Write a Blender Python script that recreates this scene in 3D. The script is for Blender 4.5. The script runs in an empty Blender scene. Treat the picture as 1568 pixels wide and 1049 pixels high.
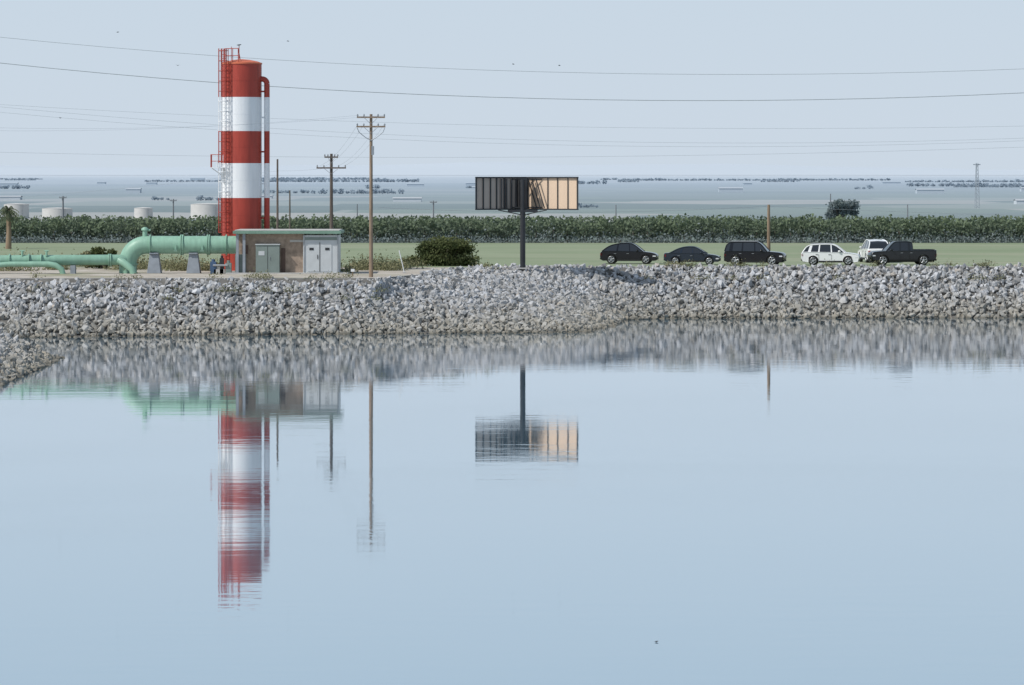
import bpy, bmesh, math, random
import numpy as np
from mathutils import Vector, Matrix, noise as mnoise
random.seed(7); rng=np.random.default_rng(7)
scene=bpy.context.scene
scene.view_settings.view_transform='Standard'
try: scene.view_settings.look='None'
except: pass
scene.view_settings.exposure=0

H=12.5      # camera height above the water
G=4.2       # level of the levee top above the water
F=3.8       # level of the farmland behind the levee
HAZE=(0.385,0.46,0.535)  # distance haze colour, blended into the albedo of far surfaces; no fog volume
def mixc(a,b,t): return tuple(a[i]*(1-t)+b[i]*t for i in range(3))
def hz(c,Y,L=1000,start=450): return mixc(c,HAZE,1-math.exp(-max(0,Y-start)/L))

# ------------------------------------------------------------ materials
def newmat(name):
    m=bpy.data.materials.new(name); m.use_nodes=True
    nt=m.node_tree; nt.nodes.clear()
    o=nt.nodes.new('ShaderNodeOutputMaterial'); return m,nt,o
def N(nt,t,**k):
    n=nt.nodes.new(t)
    for a,b in k.items(): setattr(n,a,b)
    return n
def mixrgb(nt,fac,a,b,blend='MIX'):
    n=N(nt,'ShaderNodeMix',data_type='RGBA',blend_type=blend)
    for sock,v in ((0,fac),(6,a),(7,b)):
        if hasattr(v,'is_linked'): nt.links.new(v,n.inputs[sock])
        elif isinstance(v,(int,float)): n.inputs[sock].default_value=v
        else: n.inputs[sock].default_value=(*v[:3],1)
    return n.outputs[2]
def math_(nt,op,a,b=0.0,clamp=False):
    n=N(nt,'ShaderNodeMath',operation=op,use_clamp=clamp)
    for i,v in enumerate((a,b)):
        if hasattr(v,'is_linked'): nt.links.new(v,n.inputs[i])
        else: n.inputs[i].default_value=v
    return n.outputs[0]
def noise(nt,scale,detail=4,vec=None,rough=.55):
    n=N(nt,'ShaderNodeTexNoise'); n.inputs['Scale'].default_value=scale
    n.inputs['Detail'].default_value=detail; n.inputs['Roughness'].default_value=rough
    if vec is not None: nt.links.new(vec,n.inputs['Vector'])
    return n.outputs['Fac']
def pos(nt): return N(nt,'ShaderNodeNewGeometry').outputs['Position']
def remap(nt,v,a,b,c=0.,d=1.):
    n=N(nt,'ShaderNodeMapRange'); nt.links.new(v,n.inputs[0])
    for i,x in zip((1,2,3,4),(a,b,c,d)): n.inputs[i].default_value=x
    return n.outputs[0]
def scaled(nt,v,s):
    mp=N(nt,'ShaderNodeMapping'); mp.inputs['Scale'].default_value=s; nt.links.new(v,mp.inputs[0]); return mp.outputs[0]
def bsdf(nt,o,col,rough=.7,metal=0,spec=.4,bump=None,bd=.02):
    p=N(nt,'ShaderNodeBsdfPrincipled')
    if hasattr(col,'is_linked'): nt.links.new(col,p.inputs['Base Color'])
    else: p.inputs['Base Color'].default_value=(*col,1)
    p.inputs['Roughness'].default_value=rough; p.inputs['Metallic'].default_value=metal
    p.inputs['Specular IOR Level'].default_value=spec
    if bump is not None:
        b=N(nt,'ShaderNodeBump'); b.inputs['Distance'].default_value=bd
        nt.links.new(bump,b.inputs['Height']); nt.links.new(b.outputs[0],p.inputs['Normal'])
    nt.links.new(p.outputs[0],o.inputs[0]); return p
def mat(name,col,rough=.6,metal=0,var=.15,scale=1.5,spec=.4,bump=0,streak=False):
    m,nt,o=newmat(name); v=pos(nt)
    if streak: v=scaled(nt,v,(3,3,.35))
    f=noise(nt,scale,5,v); f=remap(nt,f,.3,.7)
    c=mixrgb(nt,f,tuple(x*(1-var) for x in col),tuple(min(1,x*(1+var)) for x in col))
    bsdf(nt,o,c,rough,metal,spec,noise(nt,scale*8,3,v) if bump else None,bump or .01)
    return m
def leafmat(name,dark,light,Y=0):
    m,nt,o=newmat(name)
    a=N(nt,'ShaderNodeAttribute',attribute_name='tint')
    c=mixrgb(nt,a.outputs['Fac'],dark,light)
    d=N(nt,'ShaderNodeBsdfDiffuse'); t=N(nt,'ShaderNodeBsdfTranslucent'); mx=N(nt,'ShaderNodeMixShader')
    mx.inputs[0].default_value=.25
    nt.links.new(c,d.inputs[0]); nt.links.new(c,t.inputs[0])
    nt.links.new(d.outputs[0],mx.inputs[1]); nt.links.new(t.outputs[0],mx.inputs[2])
    nt.links.new(mx.outputs[0],o.inputs[0]); return m

M={}
M['red']=mat('red_paint',(0.38,0.052,0.034),.5,var=.18,scale=.8,streak=True)
M['white']=mat('white_paint',(0.78,0.80,0.82),.5,var=.06,scale=.8,streak=True)
M['cap']=mat('orange_red_paint',(0.62,0.16,0.08),.5)
M['green']=mat('seafoam_paint',(0.25,0.43,0.33),.45,var=.12,scale=.9,streak=True)
M['greenroof']=mat('green_roof_trim',(0.17,0.28,0.22),.6)
M['conc']=mat('concrete',(0.48,0.47,0.45),.85,var=.12,scale=1.2,bump=.01)
M['concblue']=mat('blue_grey_concrete',(0.27,0.30,0.34),.85)  # dark blue-grey concrete of the pipe supports and columns
M['stucco']=mat('tan_masonry',(0.34,0.265,0.21),.9,var=.28,scale=2.6,bump=.02)
M['greybox']=mat('grey_metal_cabinet',(0.52,0.55,0.57),.45,var=.06)
M['greybox2']=mat('grey_green_cabinet',(0.20,0.245,0.23),.5,var=.08)
M['brown']=mat('brown_door',(0.11,0.07,0.055),.6)
M['dark']=mat('dark_steel',(0.03,0.033,0.038),.5,var=.2)
M['steel']=mat('galvanised_steel',(0.35,0.37,0.39),.45,metal=.4)
M['wood']=mat('weathered_pole_wood',(0.26,0.19,0.135),.9,var=.3,scale=2,streak=True)
M['wooddark']=mat('dark_pole_wood',(0.13,0.11,0.095),.9,var=.3,scale=2,streak=True)
M['ply']=mat('plywood_panel',(0.74,0.56,0.41),.6,var=.03,scale=.5,streak=True)
M['plydim']=mat('plywood_panel_shaded',(0.45,0.39,0.34),.8,var=.12,scale=.8,streak=True)  # darker copy of plywood_panel; the left panel's shade is in the colour
M['glass']=mat('car_window_glass',(0.02,0.024,0.03),.05,var=0,spec=.8)
M['tyre']=mat('tyre_rubber',(0.02,0.02,0.02),.85)
M['rim']=mat('alloy_rim',(0.45,0.46,0.48),.3,metal=.8)
M['cblack']=mat('black_car_paint',(0.008,0.009,0.013),.12,var=.05,spec=.5)
M['cblue']=mat('slate_car_paint',(0.018,0.028,0.045),.14,var=.05,spec=.5)
M['cwhite']=mat('white_car_paint',(0.82,0.83,0.84),.18,var=.02,spec=.6)
M['cgrey']=mat('charcoal_car_paint',(0.016,0.019,0.023),.15,var=.05,spec=.5)
M['plastic']=mat('black_plastic_trim',(0.015,0.015,0.017),.6)
M['lamp']=mat('headlamp_lens',(0.7,0.72,0.75),.1)
M['tail']=mat('tail_lamp_lens',(0.35,0.02,0.02),.2)
M['wire']=mat('cable',(0.30,0.34,0.38),.6)
M['bluep']=mat('blue_pump_paint',(0.06,0.11,0.20),.5)
M['bird']=mat('bird_plumage',(0.05,0.05,0.055),.8)

# ------------------------------------------------------------ mesh builder
class B:
    def __init__(s): s.v=[];s.f=[];s.mi=[];s.sm=[];s.t=[];s.mats=[]
    def m(s,mt):
        mt=M[mt] if isinstance(mt,str) else mt
        if mt not in s.mats: s.mats.append(mt)
        return s.mats.index(mt)
    def add(s,vs,fs,mt,smooth=False,tint=.5):
        o=len(s.v); i=s.m(mt); s.v.extend([tuple(map(float,v)) for v in vs])
        for k,f in enumerate(fs):
            s.f.append(tuple(o+a for a in f)); s.mi.append(i); s.sm.append(smooth)
            s.t.append(tint[k] if hasattr(tint,'__len__') else tint)
    def box(s,c,d,mt,rz=0,taper=1.0):
        cs,sn=math.cos(rz),math.sin(rz); vs=[]
        for z in(-.5,.5):
            k=1 if z<0 else taper
            for x,y in((-.5,-.5),(.5,-.5),(.5,.5),(-.5,.5)):
                X=x*d[0]*k;Y=y*d[1]*k
                vs.append((c[0]+X*cs-Y*sn,c[1]+X*sn+Y*cs,c[2]+z*d[2]))
        s.add(vs,[(3,2,1,0),(4,5,6,7),(0,1,5,4),(1,2,6,5),(2,3,7,6),(3,0,4,7)],mt)
    def tube(s,pts,r,mt,n=10,caps=True,smooth=True):
        pts=[Vector(p) for p in pts]; m=len(pts)
        rs=r if hasattr(r,'__len__') else [r]*m
        vs=[]; prev=None
        for i,p in enumerate(pts):
            t=(pts[min(i+1,m-1)]-pts[max(i-1,0)])
            t=t.normalized() if t.length>1e-9 else Vector((0,0,1))
            if prev is None:
                a=Vector((0,0,1)) if abs(t.z)<.9 else Vector((1,0,0))
                u=t.cross(a).normalized()
            else: u=(prev-t*prev.dot(t)).normalized()
            prev=u; w=t.cross(u)
            for k in range(n):
                an=2*math.pi*k/n; vs.append(p+(u*math.cos(an)+w*math.sin(an))*rs[i])
        fs=[]
        for i in range(m-1):
            for k in range(n):
                a=i*n+k;b=i*n+(k+1)%n; fs.append((a,b,b+n,a+n))
        s.add(vs,fs,mt,smooth)
        if caps: s.add(vs[:n],[tuple(range(n-1,-1,-1))],mt); s.add(vs[-n:],[tuple(range(n))],mt)
    def leaves(s,P,size,mt,tint):
        P=np.asarray(P); n=len(P)
        a=rng.normal(size=(n,3)); a/=np.linalg.norm(a,axis=1)[:,None]
        b=rng.normal(size=(n,3)); b-=a*(a*b).sum(1)[:,None]; b/=np.linalg.norm(b,axis=1)[:,None]
        sz=size*(.6+.8*rng.random(n))[:,None]
        a*=sz; b*=sz*.6
        V=np.stack([P-a,P-b,P+a,P+b],1).reshape(-1,3)
        s.add(V.tolist(),[(4*i,4*i+1,4*i+2,4*i+3) for i in range(n)],mt,False,np.clip(tint,0,1))
    def obj(s,name,parent=None,loc=(0,0,0),rz=0,sc=1,bevel=0):
        me=bpy.data.meshes.new(name); me.from_pydata(s.v,[],s.f)
        for mt in s.mats: me.materials.append(mt)
        me.polygons.foreach_set('material_index',s.mi); me.polygons.foreach_set('use_smooth',s.sm)
        at=me.attributes.new('tint','FLOAT','FACE'); at.data.foreach_set('value',[float(x) for x in s.t])
        me.update(); ob=bpy.data.objects.new(name,me); scene.collection.objects.link(ob)
        ob.location=loc; ob.rotation_euler=(0,0,rz); ob.scale=(sc,)*3
        if parent: ob.parent=parent
        if bevel:
            bv=ob.modifiers.new('bevel','BEVEL'); bv.width=bevel; bv.segments=2; bv.limit_method='ANGLE'
        return ob
def empty(name):
    e=bpy.data.objects.new(name,None); scene.collection.objects.link(e); return e

# ------------------------------------------------------------ shoreline
crest=[(-12000,300),(-300,302),(-100,303),(-60,303),(-38,303.2),(-10.5,304),(-7.5,315),(-4.2,327),(0.5,334),(6,337),(14,338.5),(60,339),(100,339.3),(300,341),(12000,345)]
water_l=[(-12000,284),(-300,287),(-100,289),(-60,290),(-38,291.5),(-13,297.5),(-3,299.5),(5.2,302),(7.8,314),(9.4,326),(13,330),(60,331.5),(100,332),(300,333),(12000,336)]
def groundmat():
    m,nt,o=newmat('ground_soil_and_farmland'); p=pos(nt)
    sx=N(nt,'ShaderNodeSeparateXYZ'); nt.links.new(p,sx.inputs[0]); Y=sx.outputs[1]
    soil=mixrgb(nt,remap(nt,noise(nt,.6,6,p),.35,.65),(0.38,0.34,0.29),(0.54,0.50,0.44))
    soil=mixrgb(nt,remap(nt,noise(nt,.13,4,p),.55,.7),soil,(0.28,0.28,0.18))
    def fields(s,loc,cols):
        vo=N(nt,'ShaderNodeTexVoronoi',feature='F1',distance='CHEBYCHEV'); mp=N(nt,'ShaderNodeMapping')
        mp.inputs['Scale'].default_value=s; mp.inputs['Location'].default_value=loc
        nt.links.new(p,mp.inputs[0]); nt.links.new(mp.outputs[0],vo.inputs['Vector']); vo.inputs['Scale'].default_value=1
        hs=N(nt,'ShaderNodeSeparateColor'); nt.links.new(vo.outputs['Color'],hs.inputs[0])
        rp=N(nt,'ShaderNodeValToRGB'); nt.links.new(hs.outputs[0],rp.inputs[0])
        e=rp.color_ramp; e.elements[0].color=(*cols[0],1); e.elements[1].color=(*cols[-1],1)
        for i,c in enumerate(cols[1:-1]):
            x=e.elements.new((i+1)/(len(cols)-1)); x.color=(*c,1)
        e.interpolation='CONSTANT'; return rp.outputs[0]
    near=fields((.009,.006,1),(0,0,0),[(0.08,0.12,0.09),(0.16,0.21,0.15),(0.26,0.29,0.24),(0.14,0.18,0.15),(0.40,0.38,0.33),(.3,.3,.3)])
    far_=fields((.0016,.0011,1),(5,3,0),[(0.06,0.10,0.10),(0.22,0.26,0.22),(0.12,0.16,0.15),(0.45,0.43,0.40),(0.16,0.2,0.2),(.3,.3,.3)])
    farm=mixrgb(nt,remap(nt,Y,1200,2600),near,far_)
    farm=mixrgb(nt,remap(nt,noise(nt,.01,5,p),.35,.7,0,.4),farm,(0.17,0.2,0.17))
    hfac=math_(nt,'SUBTRACT',1.0,math_(nt,'EXPONENT',math_(nt,'MULTIPLY',math_(nt,'SUBTRACT',Y,200.),-1/1300.)),True)  # aerial haze painted into the ground colour, growing with distance
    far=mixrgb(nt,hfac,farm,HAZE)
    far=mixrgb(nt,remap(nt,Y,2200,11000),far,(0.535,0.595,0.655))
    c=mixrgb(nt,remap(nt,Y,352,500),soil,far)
    bsdf(nt,o,c,.95,spec=.1); return m
gm=groundmat()
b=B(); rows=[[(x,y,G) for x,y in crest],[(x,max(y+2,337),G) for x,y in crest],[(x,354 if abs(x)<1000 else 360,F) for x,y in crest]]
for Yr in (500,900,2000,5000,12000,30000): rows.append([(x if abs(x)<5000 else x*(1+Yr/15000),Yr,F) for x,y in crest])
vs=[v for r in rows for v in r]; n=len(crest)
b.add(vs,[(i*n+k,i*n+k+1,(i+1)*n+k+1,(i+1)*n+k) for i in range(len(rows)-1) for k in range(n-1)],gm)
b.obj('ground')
M['slope']=mat('bank_soil',(0.14,0.135,0.125),.95,var=.3)
def bank(c0,c1,w0,w1,u,v):
    cx,cy=c0[0]+(c1[0]-c0[0])*u,c0[1]+(c1[1]-c0[1])*u
    wx,wy=w0[0]+(w1[0]-w0[0])*u,w0[1]+(w1[1]-w0[1])*u
    return cx+(wx-cx)*v,cy+(wy-cy)*v,G*(1-v)
b=B()
for k in range(n-1):
    S=10; T=8; vs=[]
    for j in range(T+1):
        v=j/T*1.3
        for i in range(S+1):
            x,y,z=bank(crest[k],crest[k+1],water_l[k],water_l[k+1],i/S,v)
            vs.append((x,y,z-(.14 if j else .01)))
    b.add(vs,[((j+1)*(S+1)+i,(j+1)*(S+1)+i+1,j*(S+1)+i+1,j*(S+1)+i) for j in range(T) for i in range(S)],'slope')
b.obj('embankment_slope')

def fieldmat():
    m,nt,o=newmat('crop_field'); p=pos(nt)
    c=mixrgb(nt,remap(nt,noise(nt,.05,6,p),.35,.7),(0.235,0.285,0.18),(0.305,0.345,0.235))
    c=mixrgb(nt,remap(nt,noise(nt,1,3,scaled(nt,p,(.25,3,1))),.4,.7,0,.5),c,(0.205,0.25,0.16))
    c=mixrgb(nt,remap(nt,noise(nt,1,3,scaled(nt,p,(.02,.12,1))),.52,.68,0,.7),c,(0.33,0.335,0.245))
    bsdf(nt,o,c,.95,spec=.1); return m
b=B(); b.add([(-900,354.2,F+.006),(900,354.2,F+.006),(900,478,F+.006),(-900,478,F+.006)],[(0,1,2,3)],fieldmat()); b.obj('crop_field')

# ------------------------------------------------------------ rocks
def rocktemplate():
    bm=bmesh.new()
    for i in range(random.randint(9,13)):
        v=Vector((random.gauss(0,1),random.gauss(0,1),random.gauss(0,1))).normalized()
        bm.verts.new(v*random.uniform(.8,1.1))
    r=bmesh.ops.convex_hull(bm,input=bm.verts)
    bmesh.ops.triangulate(bm,faces=bm.faces)
    bm.verts.ensure_lookup_table(); used=[v for v in bm.verts if v.link_faces]
    idx={v:i for i,v in enumerate(used)}
    V=np.array([v.co[:] for v in used]); Fc=[tuple(idx[v] for v in f.verts) for f in bm.faces]; bm.free()
    return V,Fc
TPL=[rocktemplate() for _ in range(24)]
def rockmat():
    m,nt,o=newmat('riprap_rock'); p=pos(nt)
    sx=N(nt,'ShaderNodeSeparateXYZ'); nt.links.new(p,sx.inputs[0]); Z=sx.outputs[2]
    a=N(nt,'ShaderNodeAttribute',attribute_name='tint')
    rp=N(nt,'ShaderNodeValToRGB'); nt.links.new(a.outputs['Fac'],rp.inputs[0]); e=rp.color_ramp
    e.elements[0].color=(0.23,0.23,0.23,1); e.elements[1].color=(0.62,0.635,0.66,1)
    for q,c in((.3,(0.36,0.36,0.355,1)),(.6,(0.44,0.45,0.465,1)),(.8,(0.52,0.53,0.555,1)),(.85,(0.44,0.39,0.33,1)),(.9,(0.50,0.515,0.54,1))):
        x=e.elements.new(q); x.color=c
    c=mixrgb(nt,remap(nt,noise(nt,4,4,p),.3,.7,0,.3),rp.outputs[0],(0.33,0.32,0.30))
    low=math_(nt,'ADD',Z,math_(nt,'MULTIPLY',noise(nt,.35,3,p),1.6))
    c=mixrgb(nt,remap(nt,low,.9,3.2,.7,0.),c,(0.30,0.275,0.215),'MIX')
    c=mixrgb(nt,remap(nt,Z,.05,.3,.7,0.),c,(0.10,0.09,0.07))
    bsdf(nt,o,c,.85,spec=.25,bump=noise(nt,6,4,p),bd=.05); return m
RM=rockmat()
def rocks(b,P,smin,smax):
    for p in P:
        V,Fc=TPL[random.randrange(24)]
        s=smin+(smax-smin)*random.random()**2
        S=np.array([random.uniform(.7,1.15),random.uniform(.55,.95),random.uniform(.8,1.45)])*s
        R=np.array(Matrix.Rotation(random.uniform(0,6.28),3,'Z')@Matrix.Rotation(random.uniform(-.9,.9),3,'X')@Matrix.Rotation(random.uniform(-.9,.9),3,'Y'))
        W=(V*S)@R.T+np.array(p)
        b.add(W.tolist(),Fc,RM,False,random.random())
b=B(); P=[]
for k in range(len(crest)-1):
    c0,c1,w0,w1=crest[k],crest[k+1],water_l[k],water_l[k+1]
    if c0[0]<-150 or c1[0]>150: continue
    left=c0[0]<-10
    L=(math.dist(c0,c1)+math.dist(w0,w1))/2; D=(math.dist(c0,w0)+math.dist(c1,w1))/2+3
    for i in range(int(L*D*11.5)):
        u=random.random(); v=random.random()*1.12+(.0 if left else -.03)
        x,y,z=bank(c0,c1,w0,w1,u,max(v,0)) if v>0 else (*bank(c0,c1,w0,w1,u,v)[:2],G)
        z+=random.uniform(-.08,.12)-(.22 if left and v<.1 else 0)
        P.append((x,y,z))
rocks(b,P,.16,.40); b.obj('riprap_rocks')
b=B(); P=[]
def spit(x,y): return min(.52*(-30.4-x),.62*(260-y),3.0)-max(0,y-246)*.02
for i in range(22000):
    x=random.uniform(-50,-30.0); y=random.uniform(190,262); z=spit(x,y)
    if z>-.25: P.append((x,y,z+random.uniform(-.05,.13)))
rocks(b,P,.15,.36)
gv=[];nx,ny=24,36
for j in range(ny+1):
    for i in range(nx+1):
        x=-50+i*(22/nx);y=190+j*(74/ny); gv.append((x,y,spit(x,y)-.15))
b.add(gv,[(j*(nx+1)+i,j*(nx+1)+i+1,(j+1)*(nx+1)+i+1,(j+1)*(nx+1)+i) for j in range(ny) for i in range(nx)],'slope'); b.obj('rock_spit')

# ------------------------------------------------------------ water
def watermat():
    m,nt,o=newmat('calm_water'); p=pos(nt)
    n1=noise(nt,1.0,3,scaled(nt,p,(.35,.9,1)))
    n2=remap(nt,noise(nt,1,3,scaled(nt,p,(.02,.07,1))),.42,.62,.35,1.)
    n3=noise(nt,1.0,2,scaled(nt,p,(.03,.16,1)))
    hgt=math_(nt,'ADD',math_(nt,'MULTIPLY',n1,n2),math_(nt,'MULTIPLY',n3,.7))
    bp=N(nt,'ShaderNodeBump'); bp.inputs['Distance'].default_value=.0065; bp.inputs['Strength'].default_value=1
    nt.links.new(hgt,bp.inputs['Height'])
    g=N(nt,'ShaderNodeBsdfGlossy'); g.inputs['Color'].default_value=(.99,.99,1,1)
    nt.links.new(remap(nt,noise(nt,1,3,scaled(nt,p,(.012,.05,1))),.38,.65,.024,.042),g.inputs['Roughness'])
    nt.links.new(bp.outputs[0],g.inputs['Normal'])
    d=N(nt,'ShaderNodeBsdfDiffuse'); d.inputs[0].default_value=(0.09,0.23,0.34,1)
    lw=N(nt,'ShaderNodeLayerWeight'); lw.inputs[0].default_value=.5
    fac=remap(nt,lw.outputs['Facing'],.48,.965,.06,.95)
    mx=N(nt,'ShaderNodeMixShader'); nt.links.new(fac,mx.inputs[0])
    nt.links.new(d.outputs[0],mx.inputs[1]); nt.links.new(g.outputs[0],mx.inputs[2]); nt.links.new(mx.outputs[0],o.inputs[0])
    return m
b=B(); b.add([(-3000,-400,0),(3000,-400,0),(3000,341,0),(-3000,341,0)],[(0,1,2,3)],watermat()); b.obj('water')

# ------------------------------------------------------------ striped standpipe tower
TX,TY,TR=-22.85,325.0,1.66
tw=empty('striped_standpipe_tower')
bands=[(4.2,7.53,'red'),(7.53,10.4,'red'),(10.4,13.33,'white'),(13.33,16.04,'red'),(16.04,18.91,'white'),(18.91,30,'red')]
def bandm(z): return [m for a,c,m in bands if a<=z<c][0]
def banded(b,x,y,z0,z1,r,n=8):
    for a,c,mn in bands:
        lo,hi=max(a,z0),min(c,z1)
        if hi>lo: b.tube([(x,y,lo),(x,y,hi)],r,mn,n)
b=B()
for a,c,mn in bands: b.tube([(TX,TY,a),(TX,TY,min(c,21.75))],TR,mn,64,caps=False)
b.obj('shell',tw)
b=B(); b.tube([(TX,TY,21.7),(TX,TY,21.82)],TR+.05,'cap',64)
b.tube([(TX,TY,21.82),(TX,TY,21.95),(TX,TY,22.08),(TX,TY,22.14)],[TR,TR*.8,TR*.4,.05],'cap',48); b.obj('cap',tw)
b=B()
for z in (6.2,8.95,11.9,14.7,17.5,20.3): b.tube([(TX,TY,z-.02),(TX,TY,z+.02)],TR+.012,bandm(z),64)
b.obj('weld_rings',tw)
b=B(); PX=TX+2.12; PY=TY-.2
arc=[(TX+1.5,PY,20.45)]+[(TX+1.72+.4*math.sin(t),PY,20.05+.4*math.cos(t)) for t in np.linspace(0,math.pi/2,7)]
b.tube(arc,.24,'red',14); banded(b,PX,PY,4.2,20.05,.24,14)
for z in(8.7,11.6,14.3,17.2,19.4): b.box((TX+1.8,PY,z),(.5,.16,.14),bandm(z))
b.obj('overflow_pipe',tw)
b=B(); LX,LY=TX-1.42,TY-1.35
for dx,dy in((-.2,.16),(.2,-.16)): banded(b,LX+dx,LY+dy,5,23.0,.045,6)
z=5.2
while z<22.8: b.tube([(LX-.2,LY+.16,z),(LX+.2,LY-.16,z)],.025,bandm(z),5); z+=.32
b.obj('ladder',tw)
b=B(); out=Vector((-.62,-.78)); ang0=math.atan2(out.y,out.x)
z=7.5
while z<23.1:
    b.tube([(LX-.05+.42*math.cos(ang0+t),LY-.1+.42*math.sin(ang0+t),z) for t in np.linspace(-2.3,2.3,12)],.03,bandm(z),5); z+=.85
for t in(-1.9,-1.1,-.3,.5,1.3,2.0): banded(b,LX-.05+.42*math.cos(ang0+t),LY-.1+.42*math.sin(ang0+t),7.5,23.0,.025,5)
b.obj('ladder_cage',tw)
b=B(); px,py=TX-2.0,TY-1.1
b.box((px,py,12.95),(1.1,1.1,.07),'white')
for dx,dy in((-.52,-.52),(.0,-.52),(.52,-.52),(-.52,0),(-.52,.52)): 
    b.tube([(px+dx,py+dy,12.95),(px+dx,py+dy,14.05)],.03,'white' if dx>-.1 else 'red',5)
for z in(13.5,14.05): b.tube([(px+.52,py-.52,z),(px-.52,py-.52,z),(px-.52,py+.52,z)],.03,'red',5)
b.tube([(px-.45,py,12.9),(TX-1.5,TY-.7,12.2)],.04,'white',5)
b.obj('rest_platform',tw)
b=B()
ps=[(TX+1.55*math.cos(t),TY+1.55*math.sin(t)) for t in np.linspace(math.radians(170),math.radians(262),6)]
for x,y in ps: b.tube([(x,y,21.8),(x,y,23.0)],.035,'red',6)
for z in(22.4,23.0): b.tube([(x,y,z) for x,y in ps],.035,'red',6)
b.tube([(ps[-1][0],ps[-1][1],23.0),(TX-.1,TY-.8,22.1)],.035,'red',6)
b.tube([(TX-.25,TY,22.1),(TX-.25,TY,23.25)],.035,'red',6); b.tube([(TX-.9,TY,22.0),(TX-.9,TY,23.2)],.03,'red',6)
b.obj('top_railing',tw)

# ------------------------------------------------------------ pump building
pb=empty('pump_building'); Yf=316.0
b=B(); b.box((-19.9,Yf+3,5.85),(5.6,5,3.3),'stucco'); b.obj('walls',pb,bevel=.02)
b=B(); b.box((-18.5,Yf+2.85,7.62),(8.9,6.4,.24),'greenroof'); b.box((-18.5,Yf+2.85,7.78),(8.6,6.1,.08),'conc'); b.obj('roof',pb,bevel=.02)
b=B(); 
for x in(-22.6,-22.05): b.box((x,Yf+.0,5.85),(.22,.22,3.3),'concblue')
b.box((-22.35,Yf+.5,5.0),(.9,.6,1.6),'greybox2')
b.obj('porch_columns',pb)
b=B(); b.box((-20.1,Yf+.15,5.4),(1.95,.7,2.4),'greybox2'); b.box((-20.1,Yf+.12,6.63),(2.05,.8,.07),'greybox')
b.box((-20.1,Yf-.21,5.4),(.03,.02,2.2),'dark'); b.box((-19.9,Yf-.22,5.5),(.05,.04,.3),'steel'); b.box((-20.6,Yf-.21,5.9),(.5,.02,.35),'greybox')
b.obj('control_cabinet',pb,bevel=.015)
b=B(); b.box((-18.85,Yf+.47,5.25),(.35,.06,2.1),'brown')
b.box((-17.75,Yf+.47,6.9),(1.1,.05,.18),'conc'); b.box((-22.0,Yf+.45,6.2),(.5,.08,.7),'brown')
b.obj('door',pb)
b=B(); b.box((-15.72,Yf+1.7,5.8),(2.95,3.2,3.2),'greybox'); b.obj('metal_enclosure',pb,bevel=.03)
b=B()
for x in(-16.32,-15.32): b.box((x+.0,Yf+.08,5.6),(.94,.04,2.4),'greybox')
b.box((-15.82,Yf+.05,5.6),(.04,.03,2.4),'dark'); b.box((-16.0,Yf+.04,5.6),(.05,.05,.35),'dark')
b.box((-15.72,Yf+.085,7.1),(2.8,.03,.25),'greybox2')
for x in(-17.1,-14.35): b.box((x,Yf+.07,5.8),(.08,.05,3.1),'steel')
b.box((-16.5,Yf+.05,6.25),(.35,.03,.2),'dark'); b.box((-15.2,Yf+.05,6.25),(.35,.03,.2),'dark')
b.obj('enclosure_doors',pb)
b=B(); b.box((-18.5,Yf+2.5,G+.05),(10,7,.1),'conc'); b.obj('foundation_slab',pb)

# ------------------------------------------------------------ green pipeline
b=B(); Yp=318.0; zc=6.55
path=[(-22.7,Yp,zc),(-30.3,Yp,zc)]+[(-30.3-1.5*math.sin(t),Yp,zc-1.5+1.5*math.cos(t)) for t in np.linspace(.15,math.pi/2,9)]+[(-31.8,Yp,3.9)]
b.tube(path,.74,'green',28)
for x in(-23.6,-25.0,-25.16,-27.2,-27.36,-29.9): b.tube([(x,Yp,zc),(x-.1,Yp,zc)],.86,'green',28)
b.tube([(-31.8,Yp,4.9),(-31.8,Yp,5.0)],.84,'green',28)
b.tube([(-30.4,Yp,7.1),(-30.4,Yp,7.75)],.2,'green',14); b.tube([(-30.4,Yp,7.75),(-30.4,Yp,7.9),(-30.4,Yp,8.02)],[.3,.3,.12],'green',14); b.tube([(-30.2,Yp,7.8),(-29.95,Yp,7.75)],.08,'green',8)
for x in(-25.6,-27.8): b.box((x,Yp-.74,6.3),(.16,.12,.5),'green'); b.box((x,Yp-.8,6.1),(.3,.2,.16),'greenroof')
b.obj('large_green_pipe')
b=B(); 
for x in(-29.6,-26.35): 
    b.box((x,Yp,5.0),(1.15,1.4,1.6),'concblue',taper=.62); b.box((x,Yp,5.85),(.75,1.3,.12),'concblue')
b.obj('concrete_pipe_supports',bevel=.03)
b=B(); Yq=316.8; zq=5.33
b.tube([(-75,Yq,zq-.25),(-45,Yq,zq-.05),(-32.3,Yq+.6,zq),(-31.6,Yq+1.1,zq)],.43,'green',20)
for x in(-33.2,-33.35,-38.9,-39.9,-41.5): b.tube([(x,Yq+(.45 if x>-34 else .1),zq-.02),(x+.1,Yq+(.45 if x>-34 else .1),zq-.02)],.52,'green',20)
b.tube([(-39.9,Yq-.5,5.0),(-38.2,Yq-.6,5.0),(-37.6,Yq-.6,4.9),(-37.1,Yq-.6,4.6),(-36.9,Yq-.6,3.9)],.24,'green',14)
b.tube([(-45,Yq-.6,4.1),(-43.6,Yq-.6,4.5),(-42.6,Yq-.55,4.9),(-41.4,Yq-.5,5.0),(-39.9,Yq-.5,5.0)],.22,'green',14)
b.tube([(-32.4,Yq,5.3),(-32.0,Yq-.3,5.1),(-31.3,Yq-.4,4.6),(-31.1,Yq-.4,3.9)],.3,'green',14)
for x in(-40.4,-38.4): b.tube([(x,Yq,zq+.3),(x,Yq,zq+.75)],.09,'green',8); b.tube([(x-.2,Yq,zq+.75),(x+.2,Yq,zq+.75)],.05,'green',8)
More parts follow.
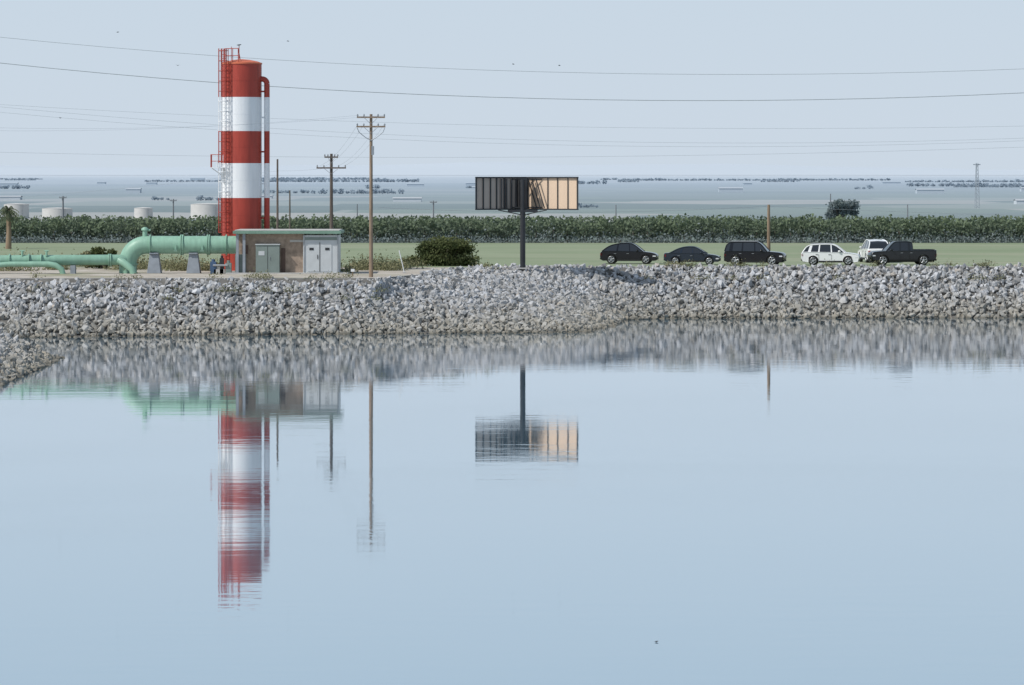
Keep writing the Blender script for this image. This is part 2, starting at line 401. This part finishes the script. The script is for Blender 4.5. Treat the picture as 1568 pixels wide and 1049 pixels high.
for x in(-43.5,-36.2,-50): b.box((x,Yq,4.5),(.4,.8,.75),'concblue')
b.obj('small_green_pipe')
b=B()
for x,w,h,mt in((-24.6,.5,1.0,'bluep'),(-23.9,.35,1.3,'dark'),(-23.35,.5,.9,'greybox2'),(-24.1,.9,.4,'conc')):
    b.box((x,316.3,G+h/2),(w,.5,h),mt); b.tube([(x,316.3,G+h),(x,316.3,G+h+.2)],w*.3,mt,12)
b.tube([(-24.6,316,4.9),(-23.4,316,4.9)],.09,'steel',8)
b.obj('pump_motor_assembly',bevel=.02)

# ------------------------------------------------------------ utility poles
def ins(b,x,y,z): b.tube([(x,y,z),(x,y,z+.08),(x,y,z+.2)],[.03,.07,.04],'steel',8)
def pole(X,Y,top,r,arms=(),mt='wood'):
    b=B(); b.tube([(X,Y,F-.3),(X,Y,top)],[r*1.2,r*.8],mt,12)
    for z,hw in arms:
        b.box((X,Y-r-.05,z),(2*hw,.1,.13),mt)
        for k in(-.95,-.5,.5,.95): ins(b,X+k*hw,Y-r-.05,z+.06)
        b.tube([(X-hw*.5,Y-r-.1,z-.02),(X,Y-r-.05,z-.55),(X+hw*.5,Y-r-.1,z-.02)],.02,'steel',5)
    return b
b=pole(-11.25,306.5,17.2,.14,((16.95,1.12),(16.2,1.15)))
for sx in(-1,1): b.tube([(-11.25+sx*1.1,306.3,16.1),(-11.25+sx*.95,306.3,15.75),(-11.25+sx*.45,306.3,15.35),(-11.25,306.35,15.1)],.035,'steel',6)
b.box((-11.1,306.2,14.3),(.2,.2,.7),'steel'); b.obj('utility_pole')
b=pole(-15.9,338,14.2,.15,((13.9,.6),(12.95,1.3)),'wooddark'); b.obj('utility_pole')
b=pole(-21.07,345,13.75,.1,(),'wooddark'); b.obj('utility_pole')
b=pole(-24.3,420,10.6,.09,(),'wooddark'); b.obj('utility_pole')
b=pole(24.8,371,9.45,.16,(),'wood'); b.obj('utility_pole')
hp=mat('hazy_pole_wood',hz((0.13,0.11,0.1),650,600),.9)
for X,Y,t,r in((-76,650,8.6,.16),(-57.5,652,8.1,.12),(-13.4,655,7.8,.12),(54,651,9.0,.1),(-26.4,655,7.2,.1),(18,665,7.0,.1),(68,660,7.1,.1)):
    b=pole(X,Y,t,r,((t-.3,.6),) if r>.11 else (),hp); b.obj('utility_pole')
def wires(name,specs,Y,r,x0=-150,x1=150):
    b=B()
    for xv,zv,k,dy in specs: b.tube([(x,Y+dy,zv+k*(x-xv)**2) for x in np.linspace(x0,x1,50)],r,'wire',5,smooth=False)
    b.obj(name)
wires('power_line_cables',[(21.6,20.65,6.74e-4,2),],430,.036)
wires('power_line_cables',[(25.3,23.54,6.11e-4,0),],430,.022)
wires('power_line_cables',[(26.8,15.9,5.7e-4,0),(24,15.5,5.8e-4,3),(30,17.6,3.5e-4,5),(-10,14.3,2.5e-4,7)],435,.012)
b=B()
def sag(a,c,s,r=.008):
    a=Vector(a);c=Vector(c); b.tube([a.lerp(c,t)-Vector((0,0,s*4*t*(1-t))) for t in np.linspace(0,1,14)],r,'wire',4)
for k in(-1.05,-.55,.55,1.05): sag((-11.25+k,306.3,16.4),(-15.9+k,338,13.1),.5)
for k in(-1.05,1.05): sag((-11.25+k,306.3,17.1),(-70,300,18+k*.2),1.6,.006)
sag((24.8,371,9.3),(-12,345,9.4),.5,.012); sag((24.8,371,9.3),(95,380,8.2),.6,.012); sag((-15.9,338,13),(-21,345,12.7),.1); sag((-21,345,12.7),(-90,400,9),1.2)
b.obj('service_cables')

# ------------------------------------------------------------ billboard (V-shaped, seen from the open side)
bb=empty('billboard'); Yb=331.5; ax,ay=1.28,Yb+2.3
b=B(); b.tube([(.93,Yb+.8,G-.2),(.93,Yb+.8,11.9)],.23,'dark',20); b.box((.93,Yb+.8,G+.06),(.9,.9,.12),'conc'); b.obj('post',bb)
zb,zt=9.36,12.12
for side,nm in((-1,'panel_rear_facing'),(1,'panel_road_facing')):
    e0=Vector((ax,ay,0)); e1=Vector((ax+side*4.42,Yb-.1,0)); d=(e1-e0); L=d.length; d/=L
    nrm=Vector((-side*abs(d.y),-abs(d.x),0)).normalized()
    rz=math.atan2(d.y,d.x)
    b=B(); mid=e0+d*L/2; b.box((mid.x,mid.y,(zb+zt)/2),(L,.06,zt-zb),'ply' if side>0 else 'plydim',rz); b.obj(nm,bb)
    b=B()
    for f in ((0.03,.42,.61,.81,1.0) if side>0 else (.03,.2,.45,.6,.72,.86,1.0)):
        q=e0+d*(L*f)+nrm*.1
        b.box((q.x,q.y,(zb+zt)/2),((.05 if side>0 else .11) if f<1 else .14,.06,zt-zb+.06),'dark',rz)
    for z in(zb,zt):
        q=mid+nrm*.1; b.box((q.x,q.y,z),(L+.1,.2,.11),'dark',rz)
    b.obj('frame_'+nm,bb)
b=B()
for t in(.14,.3):
    for z in(zb+.15,zt-.15): b.tube([(ax-t*4.4,ay-t*2.4-.1,z),(ax+t*4.4,ay-t*2.4-.1,z)],.045,'dark',5)
for t in(.06,.13,.21,.3,.4,.5):
    b.tube([(ax-t*4.4,ay-t*2.4-.2,zt-.1),(ax-t*4.4,ay-t*2.4-.2,zb)],.085,'dark',6)
for t in(.04,.14,.26):
    b.tube([(ax+t*3,ay-t*2.4-.3,zt-.1),(ax+t*3+.75,ay-t*2.4-.7,zb+.1)],.06,'dark',6)  # dark diagonal bars modelled in place of frame shadows on the right panel
b.box((ax-.25,ay-.9,(zb+zt)/2),(.6,.3,zt-zb-.1),'dark')
b.box((.93,Yb+.75,zb-.15),(2.6,.3,.2),'dark')
b.tube([(-1.2,Yb,zb-.05),(.93,Yb+.8,zb-.5),(3,Yb,zb-.05)],.05,'dark',6)
b.obj('bracing_and_shadow_bars',bb)

# ------------------------------------------------------------ vehicles
def chaikin(p,it=2):
    for _ in range(it):
        q=[p[0]]
        for a,c in zip(p[:-1],p[1:]):
            q+=[(a[0]*.75+c[0]*.25,a[1]*.75+c[1]*.25),(a[0]*.25+c[0]*.75,a[1]*.25+c[1]*.75)]
        p=q+[p[-1]]
    return p
def car(name,L,W,top,gh,wx,wr,paint,loc,rz,sc,pillars=(),roofrail=False,bed=None,lowz=.27):
    b=B(); hl=L/2; R=wr+.06
    if bed: body=[top[0]]+list(top[1:4])+chaikin(list(top[4:]),2)
    else: body=chaikin([(-hl,lowz+.35)]+list(top)+[(hl,lowz+.38)],2)[1:-1]
    prof=[(hl-.10,lowz+.04)]
    for xw in wx:
        t0=math.asin(max(-1,(lowz-wr)/R))
        prof+= [(xw+R*math.cos(t),wr+R*math.sin(t)) for t in np.linspace(t0,math.pi-t0,14)]
    prof+=[(-hl+.10,lowz+.06),(-hl,lowz+.35)]+body+[(hl,lowz+.38)]
    zm=.62; hw=W/2
    lay=[(-hw+.03,.955,.90),(-hw,.97,.94),(-hw+.03,.982,.965),(-hw+.09,.992,.985),(-hw+.2,1,1),(0,1.012,1.012),(hw-.2,1,1),(hw-.09,.992,.985),(hw-.03,.982,.965),(hw,.97,.94),(hw-.03,.955,.90)]
    vs=[];n=len(prof)
    for y,kx,kz in lay:
        for x,z in prof: vs.append((x*kx if abs(x)>hl*.75 else x,y,zm+(z-zm)*kz if z>zm else z))
    fs=[(i*n+k,i*n+(k+1)%n,(i+1)*n+(k+1)%n,(i+1)*n+k) for i in range(len(lay)-1) for k in range(n)]
    b.add(vs,fs,paint,True); b.add(vs[:n],[tuple(range(n))],paint); b.add(vs[-n:],[tuple(range(n-1,-1,-1))],paint)
    b.box((0,0,.52),(L-.4,W-.5,.5),'plastic')
    b.box(((wx[0]+wx[1])/2,0,lowz+.05),(wx[0]-wx[1]-2*R-.05,W+.0,.14),'plastic')
    zb0=min(z for x,z in gh); gh0=gh; gh=[gh[0]]+chaikin(list(gh),2)[1:-1]+[gh[-1]]; zt0=max(z for x,z in gh)
    lat=lambda z:(hw-.08)-(z-zb0)/(zt0-zb0)*.22
    m=len(gh); left=[(x,-lat(z),z) for x,z in gh]; right=[(x,lat(z),z) for x,z in gh]; mid=[(x,0,z+(.04 if z>zb0+.1 else 0)) for x,z in gh]
    b.add(left,[tuple(range(m))],'glass'); b.add(right,[tuple(range(m-1,-1,-1))],'glass')
    for k in range(m-1):
        (x0,z0),(x1,z1)=gh[k],gh[k+1]
        mt=paint if min(z0,z1)>zt0-.13 else 'glass'
        b.add([left[k],left[k+1],mid[k+1],mid[k],right[k+1],right[k]],[(0,1,2,3),(3,2,4,5)],mt,True)
    for s_ in(-1,1):
        b.tube([(x,s_*lat(z),z) for x,z in gh],.045,paint,7)
        b.tube([(gh[0][0]+.1,s_*(hw-.06),zb0+.0),(gh[-1][0]-.1,s_*(hw-.06),zb0+.0)],.014,'rim',5)
        for xb,xt,w in pillars:
            zt_=zt0-.03; o=.012
            b.add([(xb-w,s_*(lat(zb0)+o),zb0),(xb+w,s_*(lat(zb0)+o),zb0),(xt+w*.8,s_*(lat(zt_)+o),zt_),(xt-w*.8,s_*(lat(zt_)+o),zt_)],[(0,1,2,3)],paint)
        for xw in wx:
            y0=s_*(hw-.22);y1=s_*(hw-.01)
            b.tube([(xw,y0,wr),(xw,y0+(y1-y0)*.85,wr),(xw,y1,wr)],[wr,wr,wr*.93],'tyre',24)
            b.tube([(xw,y1-s_*.02,wr),(xw,y1+s_*.012,wr)],wr*.66,'plastic',20)
            for a in range(5):
                t=a*2*math.pi/5+.3
                b.tube([(xw,y1+s_*.02,wr),(xw+wr*.62*math.cos(t),y1+s_*.02,wr+wr*.62*math.sin(t))],.05,'rim',6)
            b.tube([(xw+wr*.64*math.cos(t),y1+s_*.015,wr+wr*.64*math.sin(t)) for t in np.linspace(0,2*math.pi,20)],.03,'rim',5)
        zf=[z for x,z in top][-1]
        b.box((hl-.22,s_*(hw-.17),zf-.14),(.3,.3,.10),'lamp'); b.box((-hl+.12,s_*(hw-.13),top[0][1]-.15),(.16,.2,.2),'tail')
        xm=gh[-1][0]-.45; b.tube([(xm-.1,s_*(hw+.05),zb0+.1),(xm,s_*(hw+.06),zb0+.11),(xm+.1,s_*(hw+.05),zb0+.09)],[.05,.09,.05],paint,8)
        for xb,xt,w in pillars[:2]:
            b.box((xb,s_*(hw-.002),.68),(.015,.01,.45),'plastic'); b.box((xb-.15,s_*(hw-.01),zb0-.16),(.2,.03,.03),'rim' if paint!='cwhite' else 'plastic')
        if roofrail: b.tube([(gh0[1][0]+.2,s_*(lat(zt0)-.05),zt0+.05),(gh0[-2][0]-.3,s_*(lat(zt0)-.05),zt0+.05)],.025,'steel',5)
    b.box((hl-.04,0,.62),(.08,W*.5,.22),'plastic'); b.box((hl-.05,0,.42),(.08,W*.75,.12),'plastic'); b.box((-hl+.05,0,.45),(.1,W*.75,.16),'plastic')
    if bed: b.box(((bed[0]+bed[1])/2,0,bed[2]+.02),(bed[1]-bed[0],W-.4,.03),'plastic')
    return b.obj(name,None,loc,rz,sc)
r=math.radians
yc=367.0
car('parked_suv',4.75,1.9,[(-2.34,.95),(-2.22,1.08),(-1.2,1.09),(.75,1.05),(1.3,1.03),(2.0,.95),(2.33,.80)],
    [(-2.2,1.05),(-1.6,1.50),(-.9,1.67),(-.1,1.73),(.4,1.66),(1.2,1.02)],(1.45,-1.42),.38,'cblack',(11.25,yc+1,F),r(-7),1.16,((.1,.05,.04),(-.95,-.85,.07)))
car('parked_sedan',4.75,1.82,[(-2.35,.94),(-2.25,1.02),(-1.5,1.03),(.8,.97),(1.4,.92),(2.05,.83),(2.33,.68)],
    [(-1.9,.98),(-1.1,1.40),(-.5,1.52),(.0,1.53),(.4,1.46),(1.25,.94)],(1.45,-1.38),.35,'cblue',(17.1,yc-3,F),r(-6),1.13,((.1,.0,.04),(-.95,-.8,.06)))
car('parked_suv',4.95,1.98,[(-2.46,1.0),(-2.44,1.20),(-1.5,1.21),(.9,1.18),(1.6,1.14),(2.25,1.08),(2.45,.92)],
    [(-2.4,1.16),(-2.22,1.84),(-1.6,1.92),(-.1,1.94),(.45,1.9),(1.1,1.15)],(1.5,-1.5),.42,'cblack',(22.9,yc-5.5,F),r(-12),1.15,((.1,.05,.05),(-.95,-.92,.06),(-1.9,-1.8,.14)),True)
car('parked_suv',4.85,1.9,[(-2.40,1.0),(-2.33,1.13),(-1.4,1.13),(.85,1.09),(1.45,1.05),(2.15,.97),(2.39,.82)],
    [(-2.28,1.1),(-1.9,1.62),(-1.3,1.72),(-.2,1.76),(.4,1.70),(1.2,1.06)],(1.48,-1.42),.39,'cwhite',(30.1,yc-4.5,F),r(-8),1.14,((.1,.05,.05),(-.95,-.88,.06),(-1.75,-1.55,.12)),True)
car('parked_pickup_truck',5.6,2.0,[(-2.78,1.0),(-2.77,1.28),(-.75,1.28),(-.7,1.24),(1.2,1.22),(1.9,1.20),(2.6,1.14),(2.76,.95)],
    [(-.74,1.22),(-.72,1.88),(-.5,1.96),(.5,1.98),(.85,1.93),(1.5,1.2)],(1.8,-1.65),.43,'cgrey',(36.85,yc-4,F),r(180+6),1.13,((.35,.3,.05),(-.45,-.42,.1)),False,(-2.65,-.85,1.285),lowz=.42)
car('parked_suv',4.6,1.85,[(-2.25,1.0),(-2.2,1.12),(-1.4,1.12),(.85,1.07),(1.45,1.03),(2.0,.95),(2.25,.8)],
    [(-2.1,1.1),(-1.85,1.55),(-1.3,1.72),(-.2,1.78),(.3,1.72),(1.1,1.06)],(1.42,-1.38),.38,'cwhite',(35.3,374,F),r(95),1.25,((.1,.05,.05),(-.95,-.88,.06)))

# ------------------------------------------------------------ vegetation
Lm=leafmat('shrub_leaves',(0.05,0.07,0.03),(0.17,0.19,0.09))
Ld=leafmat('dry_weeds',(0.17,0.18,0.10),(0.34,0.32,0.20))
def crown(b,c,rad,lobes,nl,size,mt,tb=None,g=G):
    c=Vector(c); LS=[]
    for i in range(lobes):
        t=random.uniform(0,6.28); rr=random.uniform(.2,.75)
        LS.append((c+Vector((math.cos(t)*rr*rad[0],math.sin(t)*rr*rad[1],random.uniform(-.5,.62)*rad[2])),random.uniform(.26,.46)))
    P=[];T=[]
    for q,s in LS:
        n=nl//lobes; d=rng.normal(size=(n,3)); d/=np.linalg.norm(d,axis=1)[:,None]
        rr=(rng.random(n)**.45)[:,None]*(1+.25*rng.normal(size=(n,1))*.5)
        p=np.array(q)+d*rr*np.array(rad)*s; P.append(p)
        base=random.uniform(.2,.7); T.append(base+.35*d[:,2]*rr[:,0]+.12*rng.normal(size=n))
        b.tube([tb,(tb[0]*.5+q.x*.5,tb[1]*.5+q.y*.5,c.z-rad[2]*.3),tuple(q)],[.09,.06,.02],'wooddark',5)
    P=np.concatenate(P);T=np.concatenate(T); k=P[:,2]>g+.02
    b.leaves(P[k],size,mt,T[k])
b=B(); crown(b,(-6.6,360,F+1.15),(3.7,2.4,1.7),30,15000,.12,Lm,tb=(-6.6,360,F),g=F); b.obj('large_shrub')
b=B(); crown(b,(-35.6,334,G+1.0),(1.7,1.4,1.4),9,2500,.12,Lm,tb=(-35.6,334,G)); b.obj('shrub')
b=B(); crown(b,(-37.2,336,G+.7),(1.2,1,.9),6,1200,.12,Ld,tb=(-37.2,336,G)); b.obj('shrub')
b=B()
for x,y,w,h,g in((-42.5,326,2.4,1.2,G),(-12.4,328,2.2,.7,G),(-10.2,327,1.4,.8,G),(-33,330,2,.9,G),(-28,326,2.5,1.0,G),(-25.5,327,1.5,.7,G),(-39,330,1.6,.8,G),(-2.3,331,1,.5,G),(-13.8,320,.8,.4,G),(14.4,339.5,1,.4,G),(52,340,2,.5,G),(-30,332,4,.5,G),(-11,334,3,.6,G),(-13,358,3,1.0,F),(-9.5,359,1.5,.8,F),(-35,358,9,.9,F),(-46,357,5,1.1,F)):
    n=int(350*w); P=np.column_stack([x+rng.normal(size=n)*w*.45,y+rng.normal(size=n)*.8,g+np.abs(rng.normal(size=n))*h*.45]); b.leaves(P,.1,Ld,.4+.3*rng.normal(size=n))
for i in range(90):
    x=random.uniform(-48,50); 
    if x<-10: y,z=random.choice([(303.5,4.1),(301,3.2),(299.5,2.6),(304.5,4.2)])
    elif x>12: y,z=random.choice([(338.5,4.3),(336,3.2)])
    else: continue
    n=60; P=np.column_stack([x+rng.normal(size=n)*.3,y+rng.normal(size=n)*.2,z+np.abs(rng.normal(size=n))*.22]); b.leaves(P,.07,Ld,.3+.3*rng.normal(size=n))
b.obj('dry_weeds')
# orchard mass
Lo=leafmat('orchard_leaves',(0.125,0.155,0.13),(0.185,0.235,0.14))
Lob=leafmat('orchard_hazy_understory',(0.18,0.22,0.23),(0.27,0.31,0.31))  # undergrowth leaves, with bluish haze at the tree bases put into their colour
b=B()
for row in range(6):
    Yr=479+row*5.2
    x=-130+row*.7
    while x<130:
        h=random.uniform(2.9,3.4) if row else random.uniform(2.6,3.25); w=random.uniform(1.3,1.8)
        n=230 if row in(0,1,2) else 130
        d=rng.normal(size=(n,3)); d/=np.linalg.norm(d,axis=1)[:,None]; rr=rng.random(n)**.4
        P=np.column_stack([x+d[:,0]*rr*w,Yr+d[:,1]*rr*w,F+h*.55+d[:,2]*rr*h*.45])
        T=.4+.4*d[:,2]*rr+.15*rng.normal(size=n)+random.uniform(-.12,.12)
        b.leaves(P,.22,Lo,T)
        b.tube([(x,Yr,F),(x+random.uniform(-.1,.1),Yr,F+h*.5)],.08,'wooddark',5,caps=False)
        x+=random.uniform(1.7,2.4)
n=20000; px_=rng.uniform(-130,130,n); dens=np.array([.5+.8*mnoise.noise(Vector((a/7,0,3))) for a in px_])
P=np.column_stack([px_,rng.uniform(477.2,478.6,n),F+np.abs(rng.normal(size=n))*(.2+.8*np.clip(dens,0,1))]); b.leaves(P,.15,Lob,rng.random(n))
b.obj('orchard_trees')
# palm
b=B(); X,Y=-57.7,440
b.tube([(X,Y,F),(X+.05,Y,F+2),(X,Y,F+4.5)],[.36,.28,.26],'wood',12)
Lp=leafmat('palm_fronds',(0.09,0.11,0.075),(0.20,0.23,0.14))
for i in range(52):
    t=random.uniform(0,6.28); el=random.uniform(-.9,1.25); L=random.uniform(1.1,1.6)
    prev=[]
    for k in range(7):
        s=k/6*L; prev.append(Vector((X+math.cos(t)*math.cos(el)*s,Y+math.sin(t)*math.cos(el)*s,F+4.5+math.sin(el)*s-.45*s*s)))
    for k in range(1,7):
        a,c=prev[k-1],prev[k]; side=Vector((-math.sin(t),math.cos(t),0))
        for sg in(-1,1):
            tip=c+side*sg*.28*(1-k/9)-Vector((0,0,.18)); b.add([a,c,tip],[(0,1,2)],Lp,False,random.random())
b.obj('palm_tree')
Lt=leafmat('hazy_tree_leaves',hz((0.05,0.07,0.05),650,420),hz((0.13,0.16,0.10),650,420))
b=B(); X,Y=55.6,650; b.tube([(X,Y,F),(X,Y,F+2)],[.22,.15],'wooddark',8)
crown(b,(X,Y,F+2.4),(3.3,2.5,2.1),18,4500,.2,Lt,tb=(X,Y,F+.8),g=F); b.obj('broadleaf_tree')
# far tree belts: low, hazy
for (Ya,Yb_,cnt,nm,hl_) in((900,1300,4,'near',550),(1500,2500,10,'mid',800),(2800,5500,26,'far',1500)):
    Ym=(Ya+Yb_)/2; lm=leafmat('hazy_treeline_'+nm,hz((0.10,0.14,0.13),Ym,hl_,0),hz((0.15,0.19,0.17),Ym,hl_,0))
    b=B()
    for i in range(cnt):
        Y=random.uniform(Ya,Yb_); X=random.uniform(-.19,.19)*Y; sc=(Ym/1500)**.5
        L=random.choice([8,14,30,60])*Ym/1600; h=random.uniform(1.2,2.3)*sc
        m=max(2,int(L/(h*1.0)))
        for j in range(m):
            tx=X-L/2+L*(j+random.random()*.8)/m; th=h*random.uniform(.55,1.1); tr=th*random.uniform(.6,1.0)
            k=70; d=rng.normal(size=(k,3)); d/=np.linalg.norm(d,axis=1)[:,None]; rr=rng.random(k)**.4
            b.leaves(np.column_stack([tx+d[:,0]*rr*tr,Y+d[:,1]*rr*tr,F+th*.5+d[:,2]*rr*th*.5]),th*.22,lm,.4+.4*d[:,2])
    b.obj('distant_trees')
b=B()
for Y0,cnt in((1100,4),(1700,8),(2600,9),(4500,8)):
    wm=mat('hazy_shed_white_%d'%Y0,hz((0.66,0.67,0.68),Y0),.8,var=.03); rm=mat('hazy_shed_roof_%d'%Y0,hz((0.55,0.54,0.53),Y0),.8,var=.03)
    for i in range(cnt):
        Y=Y0*random.uniform(.9,1.3); X=random.uniform(-.18,.18)*Y; w=random.uniform(4,14)*(Y0/1500)**.6; h=random.uniform(1.0,1.7)*(Y0/1500)**.5
        dd=6; y0,y1=Y-dd/2,Y+dd/2
        b.box((X,Y,F+h/2),(w,dd,h),wm)
        b.add([(X-w/2-.2,y0-.2,F+h),(X+w/2+.2,y0-.2,F+h),(X+w/2+.2,Y,F+h*1.35),(X-w/2-.2,Y,F+h*1.35),(X-w/2-.2,y1+.2,F+h),(X+w/2+.2,y1+.2,F+h)],[(0,1,2,3),(3,2,5,4)],rm)
b.obj('distant_farm_buildings')
tk=mat('tank_paint',(0.58,0.57,0.55),.6,var=.05)
for X,Y,rr,h in((-58.9,742,3.2,2.7),(-71.5,745,1.8,1.9),(-95.5,740,2.4,2.7),(-90,760,3,1.7)):
    b=B(); b.tube([(X,Y,F),(X,Y,F+h)],rr,tk,40,caps=False); b.tube([(X,Y,F+h),(X,Y,F+h+.12),(X,Y,F+h+.2)],[rr+.04,rr*.6,.05],tk,40)
    b.tube([(X+rr*.6,Y-rr*.85,F),(X+rr*.6,Y-rr*.85,F+h)],.06,'steel',5); b.obj('storage_tank')
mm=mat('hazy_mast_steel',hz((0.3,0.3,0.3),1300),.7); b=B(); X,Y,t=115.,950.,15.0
for dx,dy in((-.6,-.6),(.6,-.6),(0,.6)): b.tube([(X+dx,Y+dy,F),(X+dx*.4,Y+dy*.4,t)],.07,mm,4)
z=F
while z<t-1: 
    k=1-.6*(z-F)/(t-F); b.tube([(X-.6*k,Y-.6*k,z),(X+.6*k,Y-.6*k,z+.9)],.05,mm,4); b.tube([(X+.6*k,Y-.6*k,z),(X-.6*k,Y-.6*k,z+.9)],.05,mm,4); z+=1
b.box((X,Y,t-.4),(1.8,.3,.25),mm); b.obj('radio_mast')
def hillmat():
    m,nt,o=newmat('hazy_hills'); bsdf(nt,o,(0.55,0.61,0.67),1,spec=0); return m  # haze is put into the hills' base colour, close to the sky
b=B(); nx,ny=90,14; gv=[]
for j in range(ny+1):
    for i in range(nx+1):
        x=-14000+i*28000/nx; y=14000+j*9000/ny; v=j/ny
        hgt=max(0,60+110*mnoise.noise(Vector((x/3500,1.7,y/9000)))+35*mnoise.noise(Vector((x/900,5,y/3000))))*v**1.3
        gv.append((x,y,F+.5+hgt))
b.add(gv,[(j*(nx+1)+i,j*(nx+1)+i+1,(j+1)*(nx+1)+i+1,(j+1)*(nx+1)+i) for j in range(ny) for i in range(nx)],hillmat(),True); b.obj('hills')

b=B(); b.tube([(-8.9,318,G),(-9.35,318,G+1.9)],.04,'white',6); b.box((-8.9,318,G+.05),(.3,.3,.1),'conc'); b.obj('marker_post')
b=B(); b.tube([(-12.9,311,G),(-12.9,311,G+.5)],.06,'wood',6); b.box((-12.9,310.94,G+.42),(.3,.03,.22),'white'); b.obj('small_sign')

def bird(name,loc,sc,fl=True,rz=0):
    b=B(); b.tube([(-.28,0,0),(-.15,0,0),(0,0,.01),(.14,0,.03),(.22,0,.07),(.3,0,.06)],[.02,.06,.085,.06,.045,.008],'bird',10)
    b.add([(-.26,-.02,0),(-.26,.02,0),(-.45,.07,0),(-.45,-.07,0)],[(0,1,2,3)],'bird')
    if fl:
        for s in(-1,1): b.add([(.1,s*.04,.03),(.06,s*.3,.15),(-.05,s*.62,.1),(-.06,s*.3,.12),(-.1,s*.04,.03)],[(0,1,2,3,4)],'bird')
    else:
        for s in(-1,1): b.add([(.08,s*.07,.05),(-.3,s*.03,.02),(-.05,s*.09,-.03)],[(0,1,2)],'bird'); b.tube([(0,s*.03,-.06),(0,s*.03,-.14)],.01,'bird',4)
    b.obj(name,None,loc,rz,sc)
for x,z,y in((-30.8,23.5,300),(-17.5,22.8,300),(-26.1,20.9,300),(0.1,21.0,300),(3.7,20.9,300),(-35.3,16.8,300)): bird('flying_bird',(x,y,z),.36,True,random.uniform(0,6))
bird('perched_bird',(TX-.25,TY,23.33),.7,False,.4)
bird('floating_bird',(3.85,102.3,.02),.18,False,.2)

# ------------------------------------------------------------ light
sd=Vector((-.62,-.34,.76)).normalized(); el=math.asin(sd.z); rot=math.atan2(sd.x,sd.y)
w=bpy.data.worlds.new('World'); scene.world=w; w.use_nodes=True; nt=w.node_tree; nt.nodes.clear()
o=nt.nodes.new('ShaderNodeOutputWorld'); bg=nt.nodes.new('ShaderNodeBackground'); sk=nt.nodes.new('ShaderNodeTexSky')
sk.sky_type='NISHITA'; sk.sun_disc=False; sk.sun_elevation=el; sk.sun_rotation=rot%(2*math.pi); sk.air_density=1.0; sk.dust_density=1.0; sk.ozone_density=1.5
tc=N(nt,'ShaderNodeTexCoord'); sx=N(nt,'ShaderNodeSeparateXYZ'); nt.links.new(tc.outputs['Generated'],sx.inputs[0])
S=.08
hcol=mixrgb(nt,remap(nt,sx.outputs[2],0.0,.14),tuple(c/S for c in(0.61,0.695,0.79)),tuple(c/S for c in(0.535,0.665,0.785)))
sky=mixrgb(nt,remap(nt,sx.outputs[2],.05,.6,.97,.25),sk.outputs[0],hcol)
bg.inputs[1].default_value=S; nt.links.new(sky,bg.inputs[0]); nt.links.new(bg.outputs[0],o.inputs[0])
ld=bpy.data.lights.new('sun','SUN'); ld.energy=3.4; ld.angle=math.radians(.5); ld.color=(1,.96,.9)
lo=bpy.data.objects.new('sun',ld); scene.collection.objects.link(lo); lo.rotation_euler=sd.to_track_quat('Z','Y').to_euler(); lo.location=(-60,200,120)

cd=bpy.data.cameras.new('camera'); cam=bpy.data.objects.new('camera',cd); scene.collection.objects.link(cam); scene.camera=cam
cam.location=(0,0,H); cam.rotation_euler=(math.radians(90),0,0); cd.lens=135; cd.sensor_width=36; cd.shift_y=-.1655; cd.clip_start=1; cd.clip_end=60000
